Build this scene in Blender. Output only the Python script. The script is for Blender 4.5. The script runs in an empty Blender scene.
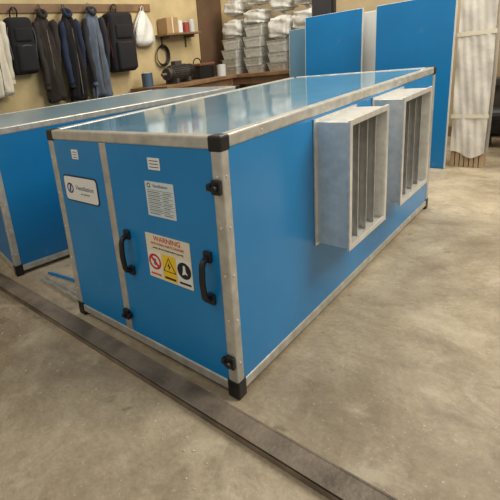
import bpy, bmesh, math, random
from mathutils import Vector, Matrix
random.seed(7)
sc=bpy.context.scene
sc.view_settings.view_transform='Standard'
COL=sc.collection

# ------------------------------------------------------------ materials
def srgb(r,g,b):
    f=lambda c:(c/255/12.92) if c/255<=.04045 else ((c/255+.055)/1.055)**2.4
    return (f(r),f(g),f(b),1)
def mat(name,rgb,rough=.5,metal=0,var=.08,scale=8,bump=0,bscale=60,coat=0):
    m=bpy.data.materials.new(name); m.use_nodes=True
    nt=m.node_tree; b=nt.nodes['Principled BSDF']
    b.inputs['Roughness'].default_value=rough; b.inputs['Metallic'].default_value=metal
    b.inputs['Coat Weight'].default_value=coat
    tc=nt.nodes.new('ShaderNodeTexCoord'); n=nt.nodes.new('ShaderNodeTexNoise')
    n.inputs['Scale'].default_value=scale; n.inputs['Detail'].default_value=5
    nt.links.new(tc.outputs['Object'],n.inputs['Vector'])
    cr=nt.nodes.new('ShaderNodeValToRGB'); c=srgb(*rgb)
    cr.color_ramp.elements[0].position=.3; cr.color_ramp.elements[1].position=.7
    cr.color_ramp.elements[0].color=tuple(x*(1-var) for x in c[:3])+(1,)
    cr.color_ramp.elements[1].color=tuple(min(1,x*(1+var)) for x in c[:3])+(1,)
    nt.links.new(n.outputs['Fac'],cr.inputs['Fac']); nt.links.new(cr.outputs['Color'],b.inputs['Base Color'])
    if bump:
        n2=nt.nodes.new('ShaderNodeTexNoise'); n2.inputs['Scale'].default_value=bscale
        nt.links.new(tc.outputs['Object'],n2.inputs['Vector'])
        bp=nt.nodes.new('ShaderNodeBump'); bp.inputs['Strength'].default_value=bump; bp.inputs['Distance'].default_value=.01
        nt.links.new(n2.outputs['Fac'],bp.inputs['Height']); nt.links.new(bp.outputs['Normal'],b.inputs['Normal'])
    return m

def mat_blue(name,rgb,rough=.3,dirt_sheen=.5,dust_sheen=(190,200,205),p0=.60,p1=.78,ds=7,wave=.3):
    m=mat(name,rgb,rough,0,.06,3)
    nt=m.node_tree; b=nt.nodes['Principled BSDF']; tc=nt.nodes['Texture Coordinate']
    base=b.inputs['Base Color'].links[0].from_socket
    n=nt.nodes.new('ShaderNodeTexNoise'); n.inputs['Scale'].default_value=ds; n.inputs['Detail'].default_value=12; n.inputs['Roughness'].default_value=.75
    nt.links.new(tc.outputs['Object'],n.inputs['Vector'])
    r=nt.nodes.new('ShaderNodeValToRGB'); r.color_ramp.elements[0].position=p0; r.color_ramp.elements[1].position=p1
    nt.links.new(n.outputs['Fac'],r.inputs['Fac'])
    mu=nt.nodes.new('ShaderNodeMath'); mu.operation='MULTIPLY'; mu.inputs[1].default_value=dirt_sheen
    nt.links.new(r.outputs['Color'],mu.inputs[0])
    mx=nt.nodes.new('ShaderNodeMix'); mx.data_type='RGBA'
    nt.links.new(mu.outputs[0],mx.inputs['Factor']); nt.links.new(base,mx.inputs['A']); mx.inputs['B'].default_value=srgb(*dust_sheen)
    nt.links.new(mx.outputs['Result'],b.inputs['Base Color'])
    w=nt.nodes.new('ShaderNodeTexNoise'); w.inputs['Scale'].default_value=2.2; w.inputs['Detail'].default_value=1
    nt.links.new(tc.outputs['Object'],w.inputs['Vector'])
    bp=nt.nodes.new('ShaderNodeBump'); bp.inputs['Strength'].default_value=wave; bp.inputs['Distance'].default_value=.02
    nt.links.new(w.outputs['Fac'],bp.inputs['Height']); nt.links.new(bp.outputs['Normal'],b.inputs['Normal'])
    return m

M={}
M['blue']=mat_blue('blue_painted_steel',(22,126,188),.25,.12)
M['bluetop']=mat_blue('blue_painted_steel_dusty_sheen',(110,170,202),.09,.5,(190,204,210),.42,.72,5,.15)  # top's whitish reflection painted into the paler blue and the dusty patches
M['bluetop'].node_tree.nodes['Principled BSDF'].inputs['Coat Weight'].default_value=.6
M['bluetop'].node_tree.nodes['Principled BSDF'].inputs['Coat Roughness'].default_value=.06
M['blue2']=mat_blue('blue_painted_steel_b',(14,114,174),.38,.15)
M['bluetop2']=mat_blue('blue_grey_mottled_top',(128,152,166),.28,.5,(185,190,190))  # greyer and paler than the sides, mottled with light grey patches
M['alu']=mat('brushed_aluminium',(188,186,178),.36,.45,.2,18)
M['galv']=mat('galvanised_steel',(222,221,216),.32,.5,.12,26,.08,30)
M['black']=mat('black_plastic',(20,20,22),.4,0,.2,20)
M['dark']=mat('interior_shade',(34,38,42),.7,0,.2,4)  # painted shade for the inside of the damper openings
M['white']=mat('white_label',(226,226,220),.4,0,.03,5)
M['cream']=mat('cream_label',(222,214,190),.4,0,.03,5)
M['grey_ink']=mat('grey_ink',(95,105,115),.6,0,.1,5)
M['ink']=mat('black_ink',(22,24,40),.6,0,.1,5)
M['navy']=mat('navy_ink',(24,60,110),.6,0,.1,5)
M['red']=mat('red_print',(196,44,38),.5,0,.1,5)
M['orange']=mat('orange_print',(214,96,48),.5,0,.1,5)
M['yellow']=mat('yellow_print',(236,196,40),.5,0,.05,5)
M['wood']=mat('bench_wood',(128,98,70),.6,0,.25,6)
M['boardgrey']=mat('grey_board',(196,198,196),.5,0,.06,4)
M['steel']=mat('worn_steel',(118,106,92),.55,.2,.45,9,.4,60)

def fabric(name,rgb,var=.2): return mat(name,rgb,.9,0,var,9,.5,140)

# ------------------------------------------------------------ mesh helpers
def add_obj(name,me,parent=None,mt=None,loc=None):
    o=bpy.data.objects.new(name,me); COL.objects.link(o)
    if mt: me.materials.append(mt)
    if parent: o.parent=parent
    if loc: o.location=loc
    return o
def empty(name,loc=(0,0,0),rz=0):
    e=bpy.data.objects.new(name,None); e.empty_display_size=.1; e.location=loc; e.rotation_euler=(0,0,rz); COL.objects.link(e); return e
def box(name,x0,x1,y0,y1,z0,z1,mt,parent=None,bev=0.002,seg=2):
    bm=bmesh.new(); bmesh.ops.create_cube(bm,size=1)
    for v in bm.verts:
        v.co=Vector((x0+(v.co.x+.5)*(x1-x0),y0+(v.co.y+.5)*(y1-y0),z0+(v.co.z+.5)*(z1-z0)))
    if bev: bmesh.ops.bevel(bm,geom=bm.edges[:],offset=bev,segments=seg,profile=.5,affect='EDGES')
    me=bpy.data.meshes.new(name); bm.to_mesh(me); bm.free()
    return add_obj(name,me,parent,mt)
def multibox(name,lst,mt,parent=None,bev=.002):
    bm=bmesh.new()
    for (x0,x1,y0,y1,z0,z1) in lst:
        r=bmesh.ops.create_cube(bm,size=1)
        for v in r['verts']:
            v.co=Vector((x0+(v.co.x+.5)*(x1-x0),y0+(v.co.y+.5)*(y1-y0),z0+(v.co.z+.5)*(z1-z0)))
    if bev: bmesh.ops.bevel(bm,geom=bm.edges[:],offset=bev,segments=2,profile=.5,affect='EDGES')
    me=bpy.data.meshes.new(name); bm.to_mesh(me); bm.free()
    return add_obj(name,me,parent,mt)
def tube(name,pts,r,mt,parent=None,cyclic=False):
    cu=bpy.data.curves.new(name,'CURVE'); cu.dimensions='3D'; cu.bevel_depth=r; cu.bevel_resolution=4; cu.use_fill_caps=True
    s=cu.splines.new('BEZIER'); s.bezier_points.add(len(pts)-1)
    for bp_,p_ in zip(s.bezier_points,pts):
        bp_.co=p_; bp_.handle_left_type='AUTO'; bp_.handle_right_type='AUTO'
    s.use_cyclic_u=cyclic; s.resolution_u=8
    o=bpy.data.objects.new(name,cu); COL.objects.link(o); cu.materials.append(mt)
    if parent:o.parent=parent
    return o
def poly_xz(name,pts,y,mt,parent,th=.0015):
    """flat plate facing -Y, outline given in (x,z)"""
    bm=bmesh.new(); vs=[bm.verts.new((x,y,z)) for x,z in pts]; f=bm.faces.new(vs)
    r=bmesh.ops.extrude_face_region(bm,geom=[f])
    for v in r['geom']:
        if isinstance(v,bmesh.types.BMVert): v.co.y-=th
    bmesh.ops.recalc_face_normals(bm,faces=bm.faces)
    me=bpy.data.meshes.new(name); bm.to_mesh(me); bm.free()
    return add_obj(name,me,parent,mt)
def rrect(x0,x1,z0,z1,r,n=5):
    out=[]
    for cx,cz,a0 in ((x1-r,z0+r,-90),(x1-r,z1-r,0),(x0+r,z1-r,90),(x0+r,z0+r,180)):
        for i in range(n+1):
            a=math.radians(a0+90*i/n); out.append((cx+r*math.cos(a),cz+r*math.sin(a)))
    return out
def circ(cx,cz,r,n=28): return [(cx+r*math.cos(2*math.pi*i/n),cz+r*math.sin(2*math.pi*i/n)) for i in range(n)]
def ring_xz(name,cx,cz,r1,r2,y,mt,parent,n=32):
    bm=bmesh.new(); A=[bm.verts.new((x,y,z)) for x,z in circ(cx,cz,r1,n)]; B=[bm.verts.new((x,y,z)) for x,z in circ(cx,cz,r2,n)]
    for i in range(n): bm.faces.new((A[i],A[(i+1)%n],B[(i+1)%n],B[i]))
    me=bpy.data.meshes.new(name); bm.to_mesh(me); bm.free(); return add_obj(name,me,parent,mt)
def text_xz(name,s,x,z,y,size,mt,parent,align='CENTER'):
    c=bpy.data.curves.new(name,'FONT'); c.body=s; c.size=size; c.align_x=align; c.align_y='CENTER'; c.extrude=.0003
    o=bpy.data.objects.new(name,c); COL.objects.link(o); o.location=(x,y,z); o.rotation_euler=(math.pi/2,0,0); c.materials.append(mt); o.parent=parent
    return o
def smooth(o):
    for p in o.data.polygons: p.use_smooth=True
def cyl(name,p0,p1,r,mt,parent=None,n=24):
    p0=Vector(p0);p1=Vector(p1); d=p1-p0
    bm=bmesh.new(); bmesh.ops.create_cone(bm,cap_ends=True,segments=n,radius1=r,radius2=r,depth=d.length)
    q=d.to_track_quat('Z','Y').to_matrix().to_4x4(); bm.transform(Matrix.Translation((p0+p1)/2)@q)
    bmesh.ops.bevel(bm,geom=[e for e in bm.edges if len(e.link_faces)==2 and e.calc_face_angle(0)>1],offset=r*.08,segments=2,affect='EDGES')
    me=bpy.data.meshes.new(name); bm.to_mesh(me); bm.free(); return add_obj(name,me,parent,mt)

# ------------------------------------------------------------ floor & walls
def concrete():
    m=bpy.data.materials.new('worn_concrete'); m.use_nodes=True; nt=m.node_tree; b=nt.nodes['Principled BSDF']
    tc=nt.nodes.new('ShaderNodeTexCoord')
    def noise(s,d,r=.6,dist=0):
        n=nt.nodes.new('ShaderNodeTexNoise'); n.inputs['Scale'].default_value=s; n.inputs['Detail'].default_value=d; n.inputs['Roughness'].default_value=r; n.inputs['Distortion'].default_value=dist
        nt.links.new(tc.outputs['Object'],n.inputs['Vector']); return n
    def ramp(src,p0,c0,p1,c1):
        r=nt.nodes.new('ShaderNodeValToRGB'); r.color_ramp.elements[0].position=p0; r.color_ramp.elements[0].color=c0; r.color_ramp.elements[1].position=p1; r.color_ramp.elements[1].color=c1
        nt.links.new(src,r.inputs['Fac']); return r
    def mix(fac,a,bc,mode='MIX'):
        x=nt.nodes.new('ShaderNodeMix'); x.data_type='RGBA'; x.blend_type=mode
        if isinstance(fac,float): x.inputs['Factor'].default_value=fac
        else: nt.links.new(fac,x.inputs['Factor'])
        nt.links.new(a,x.inputs['A'])
        if isinstance(bc,tuple): x.inputs['B'].default_value=bc
        else: nt.links.new(bc,x.inputs['B'])
        return x.outputs['Result']
    big=ramp(noise(1.1,8,.65,.4).outputs['Fac'],.40,srgb(146,131,108),.60,srgb(188,174,148))
    mid=ramp(noise(7,12,.78).outputs['Fac'],.38,(.76,.75,.74,1),.62,(1.12,1.12,1.12,1))
    c=mix(.75,big.outputs['Color'],mid.outputs['Color'],'MULTIPLY')
    fine=ramp(noise(60,10,.8).outputs['Fac'],.38,(.76,.76,.76,1),.62,(1.18,1.18,1.18,1))
    c=mix(.6,c,fine.outputs['Color'],'MULTIPLY')
    pale=ramp(noise(3.4,12,.72,.7).outputs['Fac'],.52,(0,0,0,1),.66,(.5,.5,.5,1))
    c=mix(pale.outputs['Color'],c,srgb(204,192,168))
    st=ramp(noise(1.9,12,.76,.5).outputs['Fac'],.52,(0,0,0,1),.64,(.48,.48,.48,1))
    c=mix(st.outputs['Color'],c,srgb(108,93,72))
    dots=ramp(noise(8.5,4,.55,.3).outputs['Fac'],.65,(0,0,0,1),.70,(.4,.4,.4,1))
    c=mix(dots.outputs['Color'],c,srgb(84,72,58))
    sp=ramp(noise(95,2,.5).outputs['Fac'],.68,(0,0,0,1),.72,(.5,.5,.5,1))
    c=mix(sp.outputs['Color'],c,srgb(214,208,192))
    nt.links.new(c,b.inputs['Base Color'])
    rr=ramp(noise(2.5,6).outputs['Fac'],.4,(.36,.36,.36,1),.6,(.64,.64,.64,1)); nt.links.new(rr.outputs['Color'],b.inputs['Roughness'])
    bp=nt.nodes.new('ShaderNodeBump'); bp.inputs['Strength'].default_value=.35; bp.inputs['Distance'].default_value=.01
    nt.links.new(noise(22,12,.7).outputs['Fac'],bp.inputs['Height']); nt.links.new(bp.outputs['Normal'],b.inputs['Normal'])
    return m
box('floor',-3.5,5,-4,5.6,-.1,0,concrete(),bev=0)
plaster=mat('old_plaster',(198,178,134),.85,0,.22,2.5,.3,20)
plaster2=mat('back_plaster',(180,162,128),.85,0,.18,2,.3,20)
box('wall_left',-3.6,-3.45,-4,5.6,0,3.6,plaster,bev=0)
box('wall_back',-3.45,5,5.0,5.15,0,3.6,plaster2,bev=0)
bb=mat('baseboard_paint',(120,100,78),.7,0,.15,4)
box('baseboard_left',-3.45,-3.42,-4,5.0,0,.12,bb)
box('baseboard_back',-3.42,5,4.97,5.0,0,.12,bb)

# ------------------------------------------------------------ air handling units
def ahu_shell(root,W,L,H,blue,top,z0=.026,t=.043,mull=None):
    e=.0025
    bars=[]
    for x in (-W,-t):
        for y in (0,L-t): bars.append((x,x+t,y,y+t,z0+t,H-t))
    for y in (0,L-t):
        for z in (z0,H-t): bars.append((-W+t,-t,y,y+t,z,z+t))
    for x in (-W,-t):
        for z in (z0,H-t): bars.append((x,x+t,t,L-t,z,z+t))
    if mull is not None: bars.append((mull-.022,mull+.022,0.001,t,z0+t,H-t))
    multibox('aluminium_frame',bars,M['alu'],root,.006)
    cs=[]
    k=t+.010
    for x in (-W-e,-k+e):
        for y in (-e,L-k+e):
            for z in (0,H-k+e): cs.append((x,x+k,y,y+k,z,z+k+(z0 if z==0 else 0)))
    multibox('corner_blocks',cs,M['black'],root,.007)
    d=.004
    s=t-.002
    if mull is None: fr=[(-W+s,-s,d,d+.02,z0+s,H-s)]
    else: fr=[(-W+s,mull-.02,d,d+.02,z0+s,H-s),(mull+.02,-s,d,d+.02,z0+s,H-s)]
    multibox('front_panels',fr,blue,root,.003)
    multibox('side_panels',[(-d-.02,-d,s,L-s,z0+s,H-s),(-W+d,-W+d+.02,s,L-s,z0+s,H-s)],blue,root,.003)
    box('rear_panel',-W+s,-s,L-d-.02,L-d,z0+s,H-s,blue,root,.003)
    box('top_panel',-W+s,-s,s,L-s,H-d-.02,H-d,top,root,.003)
    box('bottom_panel',-W+s,-s,s,L-s,z0+d,z0+d+.02,M['alu'],root,.003)
    bm=bmesh.new()
    def rv(x,y,z):
        r=bmesh.ops.create_icosphere(bm,subdivisions=1,radius=.005)
        for v in r['verts']: v.co+=Vector((x,y,z))
    n=5
    for i in range(n):
        f=(i+.5)/n
        rv(-t/2,0.0,z0+t+(H-2*t-z0)*f); rv(-W+t/2,0.0,z0+t+(H-2*t-z0)*f); rv(0,t/2,z0+t+(H-2*t-z0)*f)
        rv(-t/2,L*f,H); rv(0,L*f,H-t/2)
    me=bpy.data.meshes.new('rivets'); bm.to_mesh(me); bm.free(); add_obj('rivets',me,root,M['galv'])

W,L,H=1.033,2.386,1.0
A=empty('air_handling_unit')
ahu_shell(A,W,L,H,M['blue'],M['bluetop'],mull=-.612)

def handle(name,x,z0,z1,parent):
    r=.0115
    pts=[(x,-.004,z0+.012),(x,-.030,z0+.022),(x,-.040,z0+.06),(x,-.040,z1-.06),(x,-.030,z1-.022),(x,-.004,z1-.012)]
    tube(name+'_grip',pts,r,M['black'],parent)
    multibox(name+'_mounts',[(x-.017,x+.017,-.010,.003,z0-.012,z0+.03),(x-.017,x+.017,-.010,.003,z1-.03,z1+.012)],M['black'],parent,.004)
handle('mullion_handle',-.525,.39,.575,A)
handle('door_handle',-.090,.395,.58,A)
def latch(name,x,z,parent,arm=-1):
    multibox(name,[(x-.018,x+.018,-.016,.002,z-.025,z+.025),(x-.009+arm*.025,x+.009+arm*.025,-.022,.002,z-.012,z+.012),(x-.006+min(0,arm*.025),x+.006+max(0,arm*.025),-.014,0,z-.009,z+.009)],M['black'],parent,.004)
    cyl(name+'_knob',(x,-.03,z),(x,-.014,z),.011,M['black'],parent)
latch('latch_upper',-.022,.835,A); latch('latch_lower',-.022,.165,A); latch('latch_mullion',-.605,.155,A,1)
# name plate
y=.0035
poly_xz('name_plate_border',rrect(-.955,-.69,.662,.79,.02),y,M['ink'],A,.002)
poly_xz('name_plate',rrect(-.949,-.696,.668,.784,.016),y-.002,M['white'],A,.001)
ring_xz('name_plate_logo',-.905,.727,.026,.018,y-.0035,M['navy'],A)
poly_xz('name_plate_logo_mark',[(-.915,.712),(-.903,.712),(-.893,.744),(-.905,.744)],y-.003,M['navy'],A,.0006)
text_xz('name_plate_text','Ventilation',-.79,.733,y-.0034,.032,M['navy'],A)
text_xz('name_plate_subtext','air systems',-.79,.706,y-.0034,.016,M['grey_ink'],A)
for i,(xa,xb,za,zb) in enumerate([(-.848,-.798,.872,.916),(-.345,-.282,.866,.912)]):
    poly_xz('small_sticker_%d'%i,rrect(xa,xb,za,zb,.003),y,M['white'],A)
    for k in range(3): poly_xz('small_sticker_line_%d_%d'%(i,k),rrect(xa+.008,xb-.008,zb-.013-k*.012,zb-.010-k*.012,.001),y-.0016,M['navy'],A,.0004)
poly_xz('rating_label',rrect(-.375,-.226,.679,.819,.003),y,mat('pale_label',(204,214,216),.4,0,.03),A)
ring_xz('rating_logo',-.355,.803,.010,.006,y-.0018,M['navy'],A)
text_xz('rating_title','Ventilation',-.295,.803,y-.0017,.018,M['navy'],A)
for k in range(7):
    zz=.785-k*.0145
    poly_xz('rating_line_%d'%k,rrect(-.367,-.234,zz-.0008,zz+.0008,.0003),y-.0016,M['grey_ink'],A,.0004)
    poly_xz('rating_text_%d'%k,rrect(-.364,-.30+.01*math.sin(k*3),zz-.009,zz-.006,.0005),y-.0016,M['grey_ink'],A,.0004)
    poly_xz('rating_value_%d'%k,rrect(-.285,-.25+.008*math.cos(k*2),zz-.009,zz-.006,.0005),y-.0016,M['grey_ink'],A,.0004)
wx0,wx1,wz0,wz1=-.412,-.176,.405,.60
poly_xz('warning_sign',rrect(wx0,wx1,wz0,wz1,.004),y,M['cream'],A)
text_xz('warning_title','WARNING',(wx0+wx1)/2,wz1-.018,y-.0024,.030,M['red'],A)
text_xz('warning_text_1','ROTATING PARTS DANGER',(wx0+wx1)/2,wz1-.040,y-.0024,.014,M['red'],A)
text_xz('warning_text_2','switch off and isolate before opening',(wx0+wx1)/2,wz1-.058,y-.0024,.011,M['ink'],A)
cw=(wx1-wx0)/3
cz=.478
cxs=[wx0+cw*(i+.5) for i in range(3)]
for i,c in enumerate(cxs):
    poly_xz('symbol_panel_%d'%i,rrect(c-.037,c+.037,.412,.522,.003),y-.0016,[M['white'],M['yellow'],M['white']][i],A,.0004)
ring_xz('prohibition_ring',cxs[0],cz,.035,.025,y-.0026,M['red'],A)
c=cxs[0]; poly_xz('prohibition_hand',rrect(c-.007,c+.007,cz-.016,cz+.014,.005),y-.0022,M['grey_ink'],A,.0003)
poly_xz('prohibition_bar',[(c-.028,cz+.020),(c-.020,cz+.028),(c+.028,cz-.020),(c+.020,cz-.028)],y-.0026,M['red'],A,.0004)
c=cxs[1]; poly_xz('triangle_border',[(c-.035,cz-.028),(c+.035,cz-.028),(c,cz+.036)],y-.0022,M['ink'],A,.0003)
poly_xz('triangle_fill',[(c-.028,cz-.024),(c+.028,cz-.024),(c,cz+.029)],y-.0026,M['yellow'],A,.0003)
poly_xz('lightning_bolt',[(c+.002,cz+.016),(c-.009,cz-.003),(c-.001,cz-.003),(c-.004,cz-.02),(c+.009,cz+.001),(c+.001,cz+.001)],y-.003,M['ink'],A,.0003)
c=cxs[2]; poly_xz('mandatory_disc',circ(c,cz,.035),y-.0022,M['ink'],A,.0003)
poly_xz('mandatory_figure',[(c-.004,cz+.022),(c+.006,cz+.022),(c+.008,cz-.001),(c+.018,cz-.016),(c+.006,cz-.012),(c-.012,cz-.02),(c-.006,cz)],y-.0026,M['white'],A,.0003)
for i,c in enumerate(cxs): poly_xz('symbol_caption_%d'%i,rrect(c-.03,c+.03,.418,.427,.002),y-.0021,[M['orange'],M['ink'],M['ink']][i],A,.0004)

# louvre dampers on the right-hand side
def damper(name,y0,y1,z0,z1,dep,root):
    e=empty(name); e.parent=root
    th=.006
    multibox('casing',[(0,dep,y0,y0+th,z0,z1),(0,dep,y1-th,y1,z0,z1),(0,dep,y0+th,y1-th,z0,z0+th),(0,dep,y0+th,y1-th,z1-th,z1)],M['galv'],e,.001)
    f=.016; g=.008
    multibox('front_flange',[(dep-.004,dep+.006,y0-g,y0+f,z0-g,z1+g),(dep-.004,dep+.006,y1-f,y1+g,z0-g,z1+g),(dep-.004,dep+.006,y0+f,y1-f,z0-g,z0+f),(dep-.004,dep+.006,y0+f,y1-f,z1-f,z1+g)],M['galv'],e,.0015)
    g=.012
    multibox('rear_flange',[(-.003,.004,y0-g,y0+.001,z0-g,z1+g),(-.003,.004,y1-.001,y1+g,z0-g,z1+g),(-.003,.004,y0,y1,z0-g,z0+.001),(-.003,.004,y0,y1,z1-.001,z1+g)],M['galv'],e,.001)
    box('duct_shade_plate',-.003,.003,y0+th,y1-th,z0+th,z1-th,M['dark'],e,0)  # dark plate behind the blades, painted as the shade inside the duct
    n=4; p=(y1-y0-2*f)/n
    for i in range(n):
        yc=y0+f+p*(i+.5)
        bm=bmesh.new(); prof=[]
        ch=.042
        for k in range(16):
            a=2*math.pi*k/16
            u=ch*math.cos(a); v=.007*math.sin(a)*(1.2-.5*abs(math.cos(a)))
            v+=.006*math.sin(3.1*u/ch)
            prof.append((u,v))
        ang=math.radians(-40); cx=dep-.048
        A0=[];B0=[]
        for u,v in prof:
            X=cx+u*math.cos(ang)-v*math.sin(ang); Y=yc+(u*math.sin(ang)+v*math.cos(ang))
            A0.append(bm.verts.new((X,Y,z0+th+.001))); B0.append(bm.verts.new((X,Y,z1-th-.001)))
        for k in range(16): bm.faces.new((A0[k],A0[(k+1)%16],B0[(k+1)%16],B0[k]))
        bm.faces.new(A0[::-1]); bm.faces.new(B0)
        bmesh.ops.recalc_face_normals(bm,faces=bm.faces)
        me=bpy.data.meshes.new('blade'); bm.to_mesh(me); bm.free()
        add_obj('blade_%d'%i,me,e,M['galv'])
damper('louver_damper_front',.635,1.045,.40,.935,.14,A)
damper('louver_damper_rear',1.27,1.72,.40,.935,.14,A)

# second unit behind
B=empty('air_handling_unit.001',(-1.762,.006,0),-math.atan2(.176,.984))
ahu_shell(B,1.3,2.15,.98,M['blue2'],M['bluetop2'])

# ------------------------------------------------------------ floor steel rail
R_=empty('steel_rail')
multibox('rail_channel',[(-3.3,1.3,-.152,-.060,.024,.032),(-3.3,1.3,-.152,-.144,0,.034),(-3.3,1.3,-.068,-.060,0,.034)],M['steel'],R_,.0015)
P=empty('loose_aluminium_profile',(-1.36,.085,0),math.radians(-2))
multibox('strip',[(-.22,.22,-.018,.018,0,.004),(-.22,.22,-.018,-.014,.004,.02),(-.22,.22,.014,.018,.004,.02)],M['alu'],P,.001)
P=empty('loose_blue_trim',(-1.36,.20,0),math.radians(8))
multibox('strip',[(-.26,.24,-.014,.014,0,.004),(-.26,.24,-.014,-.010,.004,.016)],M['blue'],P,.001)
bm=bmesh.new()
for i in range(110):
    x=random.uniform(-2.2,.2); yy=random.uniform(-.45,-.17) if random.random()<.75 else random.uniform(-1.0,-.2)
    s=random.uniform(.0015,.005)
    r=bmesh.ops.create_icosphere(bm,subdivisions=1,radius=s)
    for v in r['verts']: v.co=Vector((v.co.x*random.uniform(.7,1.5)+x,v.co.y*random.uniform(.7,1.5)+yy,max(0,v.co.z*.7+s*.4)))
me=bpy.data.meshes.new('debris'); bm.to_mesh(me); bm.free()
add_obj('floor_debris_crumbs',me,None,mat('pale_debris',(200,190,170),.8))

# ------------------------------------------------------------ coats on the left wall
WX=-3.45
G=empty('coat_hook_rail')
box('rail_board',WX,WX+.02,.2,3.2,1.90,1.99,M['wood'],G,.004)
for i,hy in enumerate([.55,.92,1.23,1.52,1.83,2.17,2.56,3.0]):
    tube('hook_%d'%i,[(WX+.02,hy,1.94),(WX+.05,hy,1.925),(WX+.075,hy,1.93),(WX+.085,hy,1.955)],.005,M['steel'],G)
def garment(name,yc,w,zt,zb,m,depth=.09,m2=None,seed=1,sleeves=True,opening=True):
    rnd=random.Random(seed)
    root=empty(name)
    ns=26; nr=56
    ph=[rnd.uniform(0,6.28) for _ in range(5)]
    cx=WX+depth+.004
    def prof(t):
        ks=[(0,.10,.35),(.05,.16,.5),(.10,.30,.7),(.16,.36,.85),(.45,.35,1.0),(.8,.38,1.05),(1,.39,1.0)]
        for (a,wa,da),(b,wb,db) in zip(ks,ks[1:]):
            if t<=b:
                s=(t-a)/(b-a); return wa+(wb-wa)*s, da+(db-da)*s
        return ks[-1][1:]
    bm=bmesh.new(); rings=[]
    for i in range(ns+1):
        t=i/ns; hw,dd=prof(t); z=zt+(zb-zt)*t; rg=[]
        for j in range(nr):
            a=2*math.pi*j/nr
            fold=.018*t*math.sin(7*a+ph[0]+2*t)+.010*math.sin(13*a+ph[1]-3*t)*t+.008*math.sin(5*a+9*t+ph[2])
            X=cx+(depth*dd*.8)*math.cos(a)*(1)+fold*math.cos(a)*1.6
            Y=yc+hw*w*math.sin(a)+fold*.6+.012*math.sin(4*t+ph[3])
            if opening and abs((a+math.pi)%(2*math.pi)-math.pi)<.13: X-=.018
            zz=z+(.02*math.sin(3*a+ph[4]) if t>.9 else 0)
            rg.append(bm.verts.new((max(WX+.001,X),Y,zz)))
        rings.append(rg)
    for i in range(ns):
        for j in range(nr): bm.faces.new((rings[i][j],rings[i][(j+1)%nr],rings[i+1][(j+1)%nr],rings[i+1][j]))
    bm.faces.new(rings[0]); bm.faces.new(rings[-1][::-1])
    bmesh.ops.recalc_face_normals(bm,faces=bm.faces)
    me=bpy.data.meshes.new('body'); bm.to_mesh(me); bm.free(); o=add_obj('body',me,root,m); smooth(o)
    hgt=zt-zb
    if sleeves:
        for sgn in (-1,1):
            bm=bmesh.new(); rings=[]
            n=20; nn=18
            for i in range(n+1):
                t=i/n
                Y=yc+sgn*(w*.30+w*.09*min(1,t*2.2)+.010*math.sin(5*t+ph[2])); z=zt-hgt*.10-hgt*.72*t; X=cx+.015+.03*math.sin(t*3+sgn)
                rr=.054*(1-.35*t)*(1+.10*math.sin(22*t+ph[1])); rr*=.55 if i==0 else 1
                rings.append([bm.verts.new((max(WX+.001,X+rr*.9*math.cos(2*math.pi*j/nn)),Y+rr*.8*math.sin(2*math.pi*j/nn),z+.01*math.sin(2*math.pi*j/nn+i))) for j in range(nn)])
            for i in range(n):
                for j in range(nn): bm.faces.new((rings[i][j],rings[i][(j+1)%nn],rings[i+1][(j+1)%nn],rings[i+1][j]))
            bm.faces.new(rings[0]); bm.faces.new(rings[-1][::-1]); bmesh.ops.recalc_face_normals(bm,faces=bm.faces)
            me=bpy.data.meshes.new('sleeve'); bm.to_mesh(me); bm.free(); o=add_obj('sleeve_%d'%(sgn+2),me,root,m2 or m); smooth(o)
            cyl('cuff_%d'%(sgn+2),(X,Y,z+.004),(X,Y,z-.03),rr*.95,m,root)
    tube('collar',[(cx-.02,yc,zt+.015),(cx+.02,yc-w*.13,zt-.005),(cx+.05,yc-.02,zt-.05),(cx+.05,yc+.02,zt-.05),(cx+.02,yc+w*.13,zt-.005)],.02,m2 or m,root,True)
    tube('hang_loop',[(cx-.02,yc-.02,zt+.01),(WX+.07,yc,zt+.07),(cx-.02,yc+.02,zt+.01)],.004,m,root)
    tube('zip',[(cx+depth*.8*.9-.008,yc,zt-hgt*.2),(cx+depth*.8-.004,yc+.006,zt-hgt*.6),(cx+depth*.8,yc,zb+.05)],.005,M['steel'],root)
    return root
def backpack(name,yc,w,zt,zb,m,trim,dp=.16):
    root=empty(name); x0=WX+.002
    h=zt-zb
    o=box('pack_body',x0,x0+dp,yc-w/2,yc+w/2,zb,zt-.05,m,root,.055,5); smooth(o)
    o=box('front_pocket',x0+dp-.03,x0+dp+.045,yc-w*.38,yc+w*.38,zb+.02,zb+h*.48,m,root,.03,4); smooth(o)
    o=box('upper_pocket',x0+dp-.03,x0+dp+.02,yc-w*.33,yc+w*.33,zb+h*.52,zb+h*.74,m,root,.022,4); smooth(o)
    tube('pocket_zip',[(x0+dp+.035,yc-w*.3,zb+h*.43),(x0+dp+.045,yc,zb+h*.455),(x0+dp+.035,yc+w*.3,zb+h*.43)],.004,trim,root)
    tube('main_zip',[(x0+dp*.8,yc-w*.49,zb+h*.25),(x0+dp*.8,yc-w*.42,zt-.12),(x0+dp*.75,yc,zt-.055),(x0+dp*.8,yc+w*.42,zt-.12),(x0+dp*.8,yc+w*.49,zb+h*.25)],.004,trim,root)
    tube('hang_loop',[(x0+.03,yc-.04,zt-.06),(x0+.06,yc-.02,zt+.04),(x0+.06,yc+.02,zt+.04),(x0+.03,yc+.04,zt-.06)],.008,m,root)
    for s in (-1,1):
        tube('strap_%d'%(s+2),[(x0+.02,yc+s*w*.25,zt-.08),(x0+.06,yc+s*(w*.46),zt-.2),(x0+.05,yc+s*(w*.48),zb+h*.35),(x0+.03,yc+s*w*.40,zb+.05)],.014,m,root)
    return root
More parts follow.
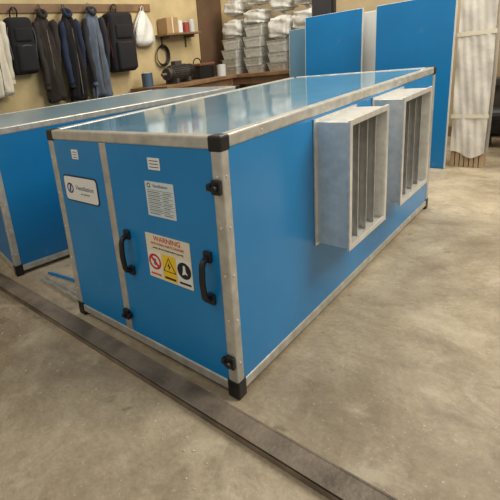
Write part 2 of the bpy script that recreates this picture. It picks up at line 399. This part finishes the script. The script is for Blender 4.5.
f_cream=fabric('cream_fabric',(222,214,196),.08); f_white=fabric('white_fabric',(226,224,220),.06); f_black=fabric('black_fabric',(28,27,30)); f_navy=fabric('navy_fabric',(34,44,70))
f_denim=fabric('denim_fabric',(94,104,120)); f_char=fabric('charcoal_fabric',(44,44,48)); f_maroon=fabric('dark_red_fabric',(104,42,44)); f_olive=fabric('dark_brown_fabric',(52,44,40))
garment('white_work_coat',.55,.40,1.86,1.12,f_white,.09,seed=3)
garment('cream_jacket',.92,.34,1.88,1.12,f_cream,.10,seed=4)
backpack('black_backpack',1.24,.28,1.90,1.30,f_black,M['grey_ink'])
garment('dark_brown_coat',1.525,.26,1.90,.99,f_olive,.09,seed=8)
garment('black_jacket',1.82,.26,1.90,.97,f_black,.11,f_navy,seed=5)
garment('denim_jacket',2.16,.32,1.92,.95,f_denim,.10,f_char,seed=11)
backpack('black_backpack.001',2.55,.38,1.93,1.2,f_black,f_maroon,.18)

# white plastic bag on the last hook
bgm=mat('white_plastic_film',(222,222,216),.35,0,.06,6,.6,30)
root=empty('white_plastic_bag'); bm=bmesh.new(); rings=[]
for i in range(19):
    t=i/18; hw=.03+.13*math.sin(min(1,t*1.5)*math.pi/2); dd=.02+.05*math.sin(min(1,t*1.2)*math.pi/2)
    if t>.9: hw*=1-(t-.9)*4; dd*=1-(t-.9)*5
    rings.append([bm.verts.new((max(WX+.001,WX+.06+dd*math.cos(a)*(1+.2*math.sin(5*a+7*t))),3.0+hw*math.sin(a)*(1+.12*math.sin(7*a+5*t)),1.9-.42*t)) for a in [2*math.pi*j/36 for j in range(36)]])
for i in range(18):
    for j in range(36): bm.faces.new((rings[i][j],rings[i][(j+1)%36],rings[i+1][(j+1)%36],rings[i+1][j]))
bm.faces.new(rings[0]); bm.faces.new(rings[-1][::-1]); bmesh.ops.recalc_face_normals(bm,faces=bm.faces)
me=bpy.data.meshes.new('bag'); bm.to_mesh(me); bm.free(); smooth(add_obj('bag_body',me,root,bgm))
tube('bag_handles',[(WX+.06,2.98,1.88),(WX+.075,2.99,1.95),(WX+.075,3.01,1.95),(WX+.06,3.02,1.88)],.006,bgm,root)

# ------------------------------------------------------------ work bench with motor and clutter
def bench(name,x0,x1,y0,y1,h):
    r=empty(name)
    box('bench_top',x0,x1,y0,y1,h-.045,h,M['wood'],r,.004)
    lg=[(x,x+.06,yy,yy+.06,0,h-.045) for x in (x0+.04,x1-.1) for yy in (y0+.04,y1-.1)]
    multibox('legs',lg,M['wood'],r,.003)
    multibox('aprons',[(x1-.07,x1-.045,y0+.1,y1-.1,h-.14,h-.045),(x0+.1,x1-.1,y0+.045,y0+.07,h-.14,h-.045)],M['wood'],r,.002)
    box('lower_shelf',x0+.05,x1-.05,y0+.05,y1-.05,.22,.245,M['wood'],r,.002)
bench('workbench',-3.40,-2.75,2.65,4.05,.98)
mt_=empty('electric_motor')
mg=mat('motor_paint',(78,74,70),.5,.3,.3,10); mr=mat('rust_brown_paint',(110,72,54),.6,0,.2,8)
cx_,cz_=-3.0,1.105
cyl('stator',(cx_,2.98,cz_),(cx_,3.28,cz_),.088,mg,mt_,32)
cyl('end_bell_a',(cx_,2.92,cz_),(cx_,2.98,cz_),.075,mg,mt_,32); cyl('fan_cover',(cx_,3.28,cz_),(cx_,3.36,cz_),.094,M['black'],mt_,32)
cyl('shaft',(cx_,2.84,cz_),(cx_,2.93,cz_),.018,M['steel'],mt_)
bm=bmesh.new()
for i in range(24):
    a=2*math.pi*i/24
    r=bmesh.ops.create_cube(bm,size=1); Mx=Matrix.Translation((cx_,3.13,cz_))@Matrix.Rotation(a,4,'Y')@Matrix.Translation((0,0,.091))@Matrix.Diagonal((.006,.28,.022,1))
    for v in r['verts']: v.co=Mx@v.co
me=bpy.data.meshes.new('fins'); bm.to_mesh(me); bm.free(); add_obj('cooling_fins',me,mt_,mg)
box('terminal_box',cx_-.04,cx_+.04,3.06,3.18,cz_+.085,cz_+.145,mg,mt_,.006)
multibox('motor_feet',[(cx_-.10,cx_+.10,3.0,3.05,.98,1.04),(cx_-.10,cx_+.10,3.22,3.27,.98,1.04)],mg,mt_,.004)
tb=empty('toolbox')
box('toolbox_body',-3.3,-2.95,3.52,3.82,.98,1.14,M['black'],tb,.01); box('toolbox_lid',-3.31,-2.94,3.51,3.83,1.145,1.18,mr,tb,.01)
tube('toolbox_handle',[(-3.12,3.59,1.18),(-3.12,3.61,1.23),(-3.12,3.73,1.23),(-3.12,3.75,1.18)],.008,M['black'],tb)
def can(name,x,yy,z,r,h,m):
    root=empty(name)
    cyl('can_body',(x,yy,z),(x,yy,z+h),r,m,root); cyl('can_lid',(x,yy,z+h),(x,yy,z+h+.008),r*.9,M['galv'],root); 
    tube('can_handle',[(x,yy-r,z+h*.8),(x+r*.9,yy,z+h*.55),(x,yy+r,z+h*.8)],.003,M['galv'],root)
can('paint_can',-2.88,3.88,.981,.06,.14,M['boardgrey'])
can('solvent_tin',-3.22,2.80,.981,.07,.16,mat('can_blue',(70,90,110),.5))
ws=empty('timber_shelf')
box('shelf_board',WX,WX+.22,3.25,3.95,1.58,1.605,M['wood'],ws,.003)
multibox('shelf_brackets',[(WX,WX+.18,3.35,3.37,1.54,1.58),(WX,WX+.02,3.35,3.37,1.42,1.58),(WX,WX+.18,3.83,3.85,1.54,1.58),(WX,WX+.02,3.83,3.85,1.42,1.58)],M['steel'],ws,.002)
cb=empty('cardboard_carton'); box('carton',WX+.02,WX+.19,3.30,3.52,1.606,1.80,mat('cardboard',(170,138,98),.8,0,.1),cb,.003); box('carton_tape',WX+.019,WX+.191,3.40,3.42,1.606,1.801,M['cream'],cb,0)
can('white_tin',WX+.11,3.62,1.606,.05,.15,M['white']); can('red_tin',WX+.11,3.76,1.606,.05,.13,mat('can_red',(150,60,54),.5)); can('grey_tin',WX+.11,3.88,1.606,.045,.16,M['boardgrey'])
cc=empty('coiled_cable')
for k in range(4):
    rr=.10+.008*k
    tube('coil_%d'%k,[(WX+.03+.008*k,3.32+rr*math.cos(a),1.34+rr*1.1*math.sin(a)) for a in [i*math.pi/4 for i in range(8)]],.006,M['black'],cc,True)
tube('cable_nail',[(WX,3.32,1.45),(WX+.05,3.32,1.455),(WX+.08,3.32,1.46)],.004,M['steel'],cc)
pl=mat('brown_plywood',(104,80,60),.6,0,.2,3)
ps=empty('plywood_sheet'); box('sheet',WX+.001,WX+.019,4.16,4.72,0,2.2,pl,ps,.002)

# ------------------------------------------------------------ trays and sacks on back bench
bench('workbench.001',-3.30,-1.75,4.25,4.93,.96)
al2=mat('pressed_aluminium',(208,208,202),.4,.3,.16,25,.6,35)
tr=empty('aluminium_tray_stack')
def tray(bm,cx,cy,cz,w,d,h,rot):
    def rr(w,d,z,r=.02):
        o=[]
        for sx,sy,a0 in ((1,-1,-90),(1,1,0),(-1,1,90),(-1,-1,180)):
            for i in range(4):
                a=math.radians(a0+30*i); o.append((sx*(w/2-r)+r*math.cos(a),sy*(d/2-r)+r*math.sin(a),z))
        return o
    Mx=Matrix.Translation((cx,cy,cz))@Matrix.Rotation(rot,4,'Z')
    loops=[rr(w*.84,d*.84,0),rr(w*.93,d*.93,h*.6),rr(w*.95,d*.95,h*.62),rr(w*.97,d*.97,h*.97),rr(w*1.04,d*1.04,h*.97),rr(w*1.04,d*1.04,h),rr(w*.94,d*.94,h),rr(w*.82,d*.82,.01)]
    V=[[bm.verts.new(Mx@Vector(p_)) for p_ in l] for l in loops]
    m=len(V[0])
    for a,b in zip(V,V[1:]):
        for j in range(m): bm.faces.new((a[j],a[(j+1)%m],b[(j+1)%m],b[j]))
    bm.faces.new(V[0][::-1]); bm.faces.new(V[-1])
bm=bmesh.new(); tops=[]
for col,(xc,nk) in enumerate(((-3.05,4),(-2.68,5),(-2.31,3),(-1.97,4))):
    z=.961
    for k in range(nk):
        h=random.uniform(.09,.15)
        tray(bm,xc+random.uniform(-.015,.015),4.55+random.uniform(-.05,.03),z,.29,.40,h,random.uniform(-.12,.12)); z+=h+.001
    tops.append((xc,z))
me=bpy.data.meshes.new('trays'); bm.to_mesh(me); bm.free(); add_obj('trays',me,tr,al2)
film2=mat('milky_plastic_sack',(204,202,196),.38,0,.2,9,.9,22)
def sack(name,cx,cy,z0,w,d,h,seed):
    rnd=random.Random(seed); root=empty(name)
    bm=bmesh.new(); bmesh.ops.create_icosphere(bm,subdivisions=4,radius=1)
    ph=[rnd.uniform(0,6) for _ in range(6)]
    for v in bm.verts:
        n=v.co.copy()
        p=[math.copysign(abs(c)**.55,c) for c in n]
        k=1+.07*math.sin(7*n.x+ph[0])*math.sin(6*n.y+ph[1])+.06*math.sin(11*n.z+ph[2]+4*n.x)+.03*math.sin(17*n.y+ph[3])
        v.co=Vector((cx+p[0]*w/2*k,cy+p[1]*d/2*k,z0+max(0,(p[2]*k+1)*h/2)))
    me=bpy.data.meshes.new('sack'); bm.to_mesh(me); bm.free(); o=add_obj('sack_body',me,root,film2); smooth(o)
    tube('tied_neck',[(cx,cy,z0+h*.95),(cx+.02,cy,z0+h+.02),(cx-.01,cy-.01,z0+h+.05)],.018,film2,root)
for i,(xc,z) in enumerate(tops):
    hh=[.26,.2,.30,.24][i]
    sack('plastic_sack',xc,4.55,z,.31,.36,hh,i+1)
    sack('plastic_sack',xc+.02,4.56,z+hh+.055,.28,.34,.20,i+11)

# ------------------------------------------------------------ standing blue panels etc. at the back
def panel(name,x0,x1,yb,h,m,lean=.06,th=.03,rz=0,edge=True):
    r=empty(name,((x0+x1)/2,yb,0),rz); w=(x1-x0)/2
    a=math.atan(lean); s=empty('tilt'); s.parent=r; s.rotation_euler=(-a,0,0); s.location=(0,0,.001)
    box('skin',-w+.004,w-.004,-th/2,0,0.004,h-.004,m,s,.002)
    box('backing',-w,w,0,th/2,0,h,M['galv'] if edge else m,s,.002)
    if edge: multibox('edge_trim',[(-w,-w+.004,-th/2-.001,0,0,h),(w-.004,w+.006,-th/2-.001,0,0,h)],M['boardgrey'],s,0)
panel('blue_sheet_panel',-1.60,-.99,3.72,1.53,M['blue2'],.03)
panel('blue_sheet_panel.001',-1.86,-1.40,3.84,1.43,mat_blue('pale_blue_panel',(96,136,162),.4,.3),.03)
panel('blue_sheet_panel.002',-.78,-.15,3.50,1.51,M['blue2'],.02)
panel('white_insulation_board',-1.08,-.55,3.84,1.49,M['boardgrey'],.02,edge=False)
bk=empty('black_cabinet'); box('cabinet_body',-1.72,-1.46,4.15,4.23,0,1.9,M['black'],bk,.01)
box('cabinet_door',-1.71,-1.48,4.135,4.15,.05,1.85,mat('cabinet_grey',(46,46,50),.5),bk,.004)
# stack of sheets wrapped in clear/white plastic, standing on edge
root=empty('plastic_wrapped_sheets')
multibox('sheet_edges',[(-.13+.036*k,-.13+.036*k+.030,3.60,3.74,0,1.82+.012*((k*5)%3)) for k in range(7)],mat('raw_board',(170,146,116),.6,0,.18,6),root,.003)
film=mat('wrapping_plastic',(214,208,198),.22,0,.12,6,.7,12)
bm=bmesh.new(); nx,nz=50,60; g=[]
for i in range(nz+1):
    t=i/nz; row=[]
    for j in range(nx+1):
        s=j/nx
        z=1.86-1.74*t+.03*math.sin(6*s+1)*t
        x=-.138+.262*s+.003*math.sin(9*t+2*s)
        yy=3.588+.0035*math.sin(13*s+16*t)+.0035*math.sin(23*t-7*s)+.002*math.sin(31*s-21*t)
        row.append(bm.verts.new((x,yy,z)))
    g.append(row)
for i in range(nz):
    for j in range(nx): bm.faces.new((g[i][j],g[i][j+1],g[i+1][j+1],g[i+1][j]))
# sides and top of the wrap
def fold(edge,dx,dy,dz):
    cur=[bm.verts.new(v.co+Vector((dx,dy,dz))) for v in edge]
    for a in range(len(edge)-1): bm.faces.new((edge[a],edge[a+1],cur[a+1],cur[a]))
fold([r_[0] for r_ in g],-.002,.165,0); fold([r_[-1] for r_ in g],.002,.165,0); fold(g[0],0,.165,.004)
me=bpy.data.meshes.new('wrap'); bm.to_mesh(me); bm.free(); o=add_obj('plastic_wrap',me,root,film); smooth(o)
multibox('tape_bands',[(-.145,.130,3.582,3.584,z,z+.035) for z in (.45,1.15)],M['cream'],root,0)
# shelf with machine parts to the right
sh=empty('storage_shelf')
multibox('uprights',[(.26,.30,3.95,3.99,0,1.9),(1.1,1.14,3.95,3.99,0,1.9),(.26,.30,4.4,4.44,0,1.9),(1.1,1.14,4.4,4.44,0,1.9)],M['steel'],sh,.002)
multibox('shelves',[(.25,1.15,3.94,4.45,z,z+.03) for z in (.12,.62,1.12,1.62)],M['steel'],sh,.002)
multibox('boxes_dark',[(.32,.66,4.0,4.3,.151,.5),(.72,1.05,4.0,4.3,.151,.45),(.33,.6,4.0,4.3,.651,.95)],M['black'],sh,.01)
multibox('boxes_brown',[(.33,.55,4.0,4.3,1.151,1.33),(.66,.95,4.0,4.3,.651,.85)],mr,sh,.01)
multibox('boxes_white',[(.6,.9,4.0,4.3,1.151,1.4),(.33,.7,4.0,4.3,1.651,1.85)],M['white'],sh,.01)
cp=empty('air_compressor')
cyl('tank',(-.05,4.55,.27),(.21,4.55,.27),.17,M['black'],cp,32)
multibox('tank_feet',[(-.03,.01,4.42,4.68,0,.14),(.15,.19,4.42,4.68,0,.14)],M['steel'],cp,.004)
cyl('pump',(.08,4.55,.43),(.08,4.55,.64),.07,mg,cp); box('pump_head',-.0,.16,4.47,4.63,.62,.70,mg,cp,.01)

# ------------------------------------------------------------ lights
def area(name,loc,rot,sx,sy,e,col):
    l=bpy.data.lights.new(name,'AREA'); l.shape='RECTANGLE'; l.size=sx; l.size_y=sy; l.energy=e; l.color=col
    o=bpy.data.objects.new(name,l); o.location=loc; o.rotation_euler=rot; COL.objects.link(o)
area('ceiling_lamp_right',(2.0,2.2,3.4),(0,math.radians(25),0),1.6,2.5,145,(1,.94,.82))
area('ceiling_lamp_rear',(-1.2,3.2,3.4),(0,0,0),2.2,1.2,82,(1,.93,.80))
area('ceiling_lamp_front',(-1.0,-2.0,3.4),(math.radians(25),0,0),2.2,1.2,24,(1,.94,.84))
w=bpy.data.worlds.new('room_ambient'); sc.world=w; w.use_nodes=True
w.node_tree.nodes['Background'].inputs[0].default_value=(1,.955,.88,1); w.node_tree.nodes['Background'].inputs[1].default_value=.45

# ------------------------------------------------------------ camera
def rotm(a,b,c): return Matrix.Rotation(a,3,'Z')@Matrix.Rotation(b,3,'X')@Matrix.Rotation(c,3,'Z')
cam=bpy.data.cameras.new('camera'); co=bpy.data.objects.new('camera',cam); COL.objects.link(co)
co.matrix_world=Matrix.Translation((.818,-1.0582,1.2374))@rotm(.8314,1.288,-.1253).to_4x4()
cam.sensor_width=36; cam.lens=430.4853/500*36; cam.shift_x=(250-151.0975)/500; cam.shift_y=(191.1288-250)/500; cam.clip_start=.02
sc.camera=co
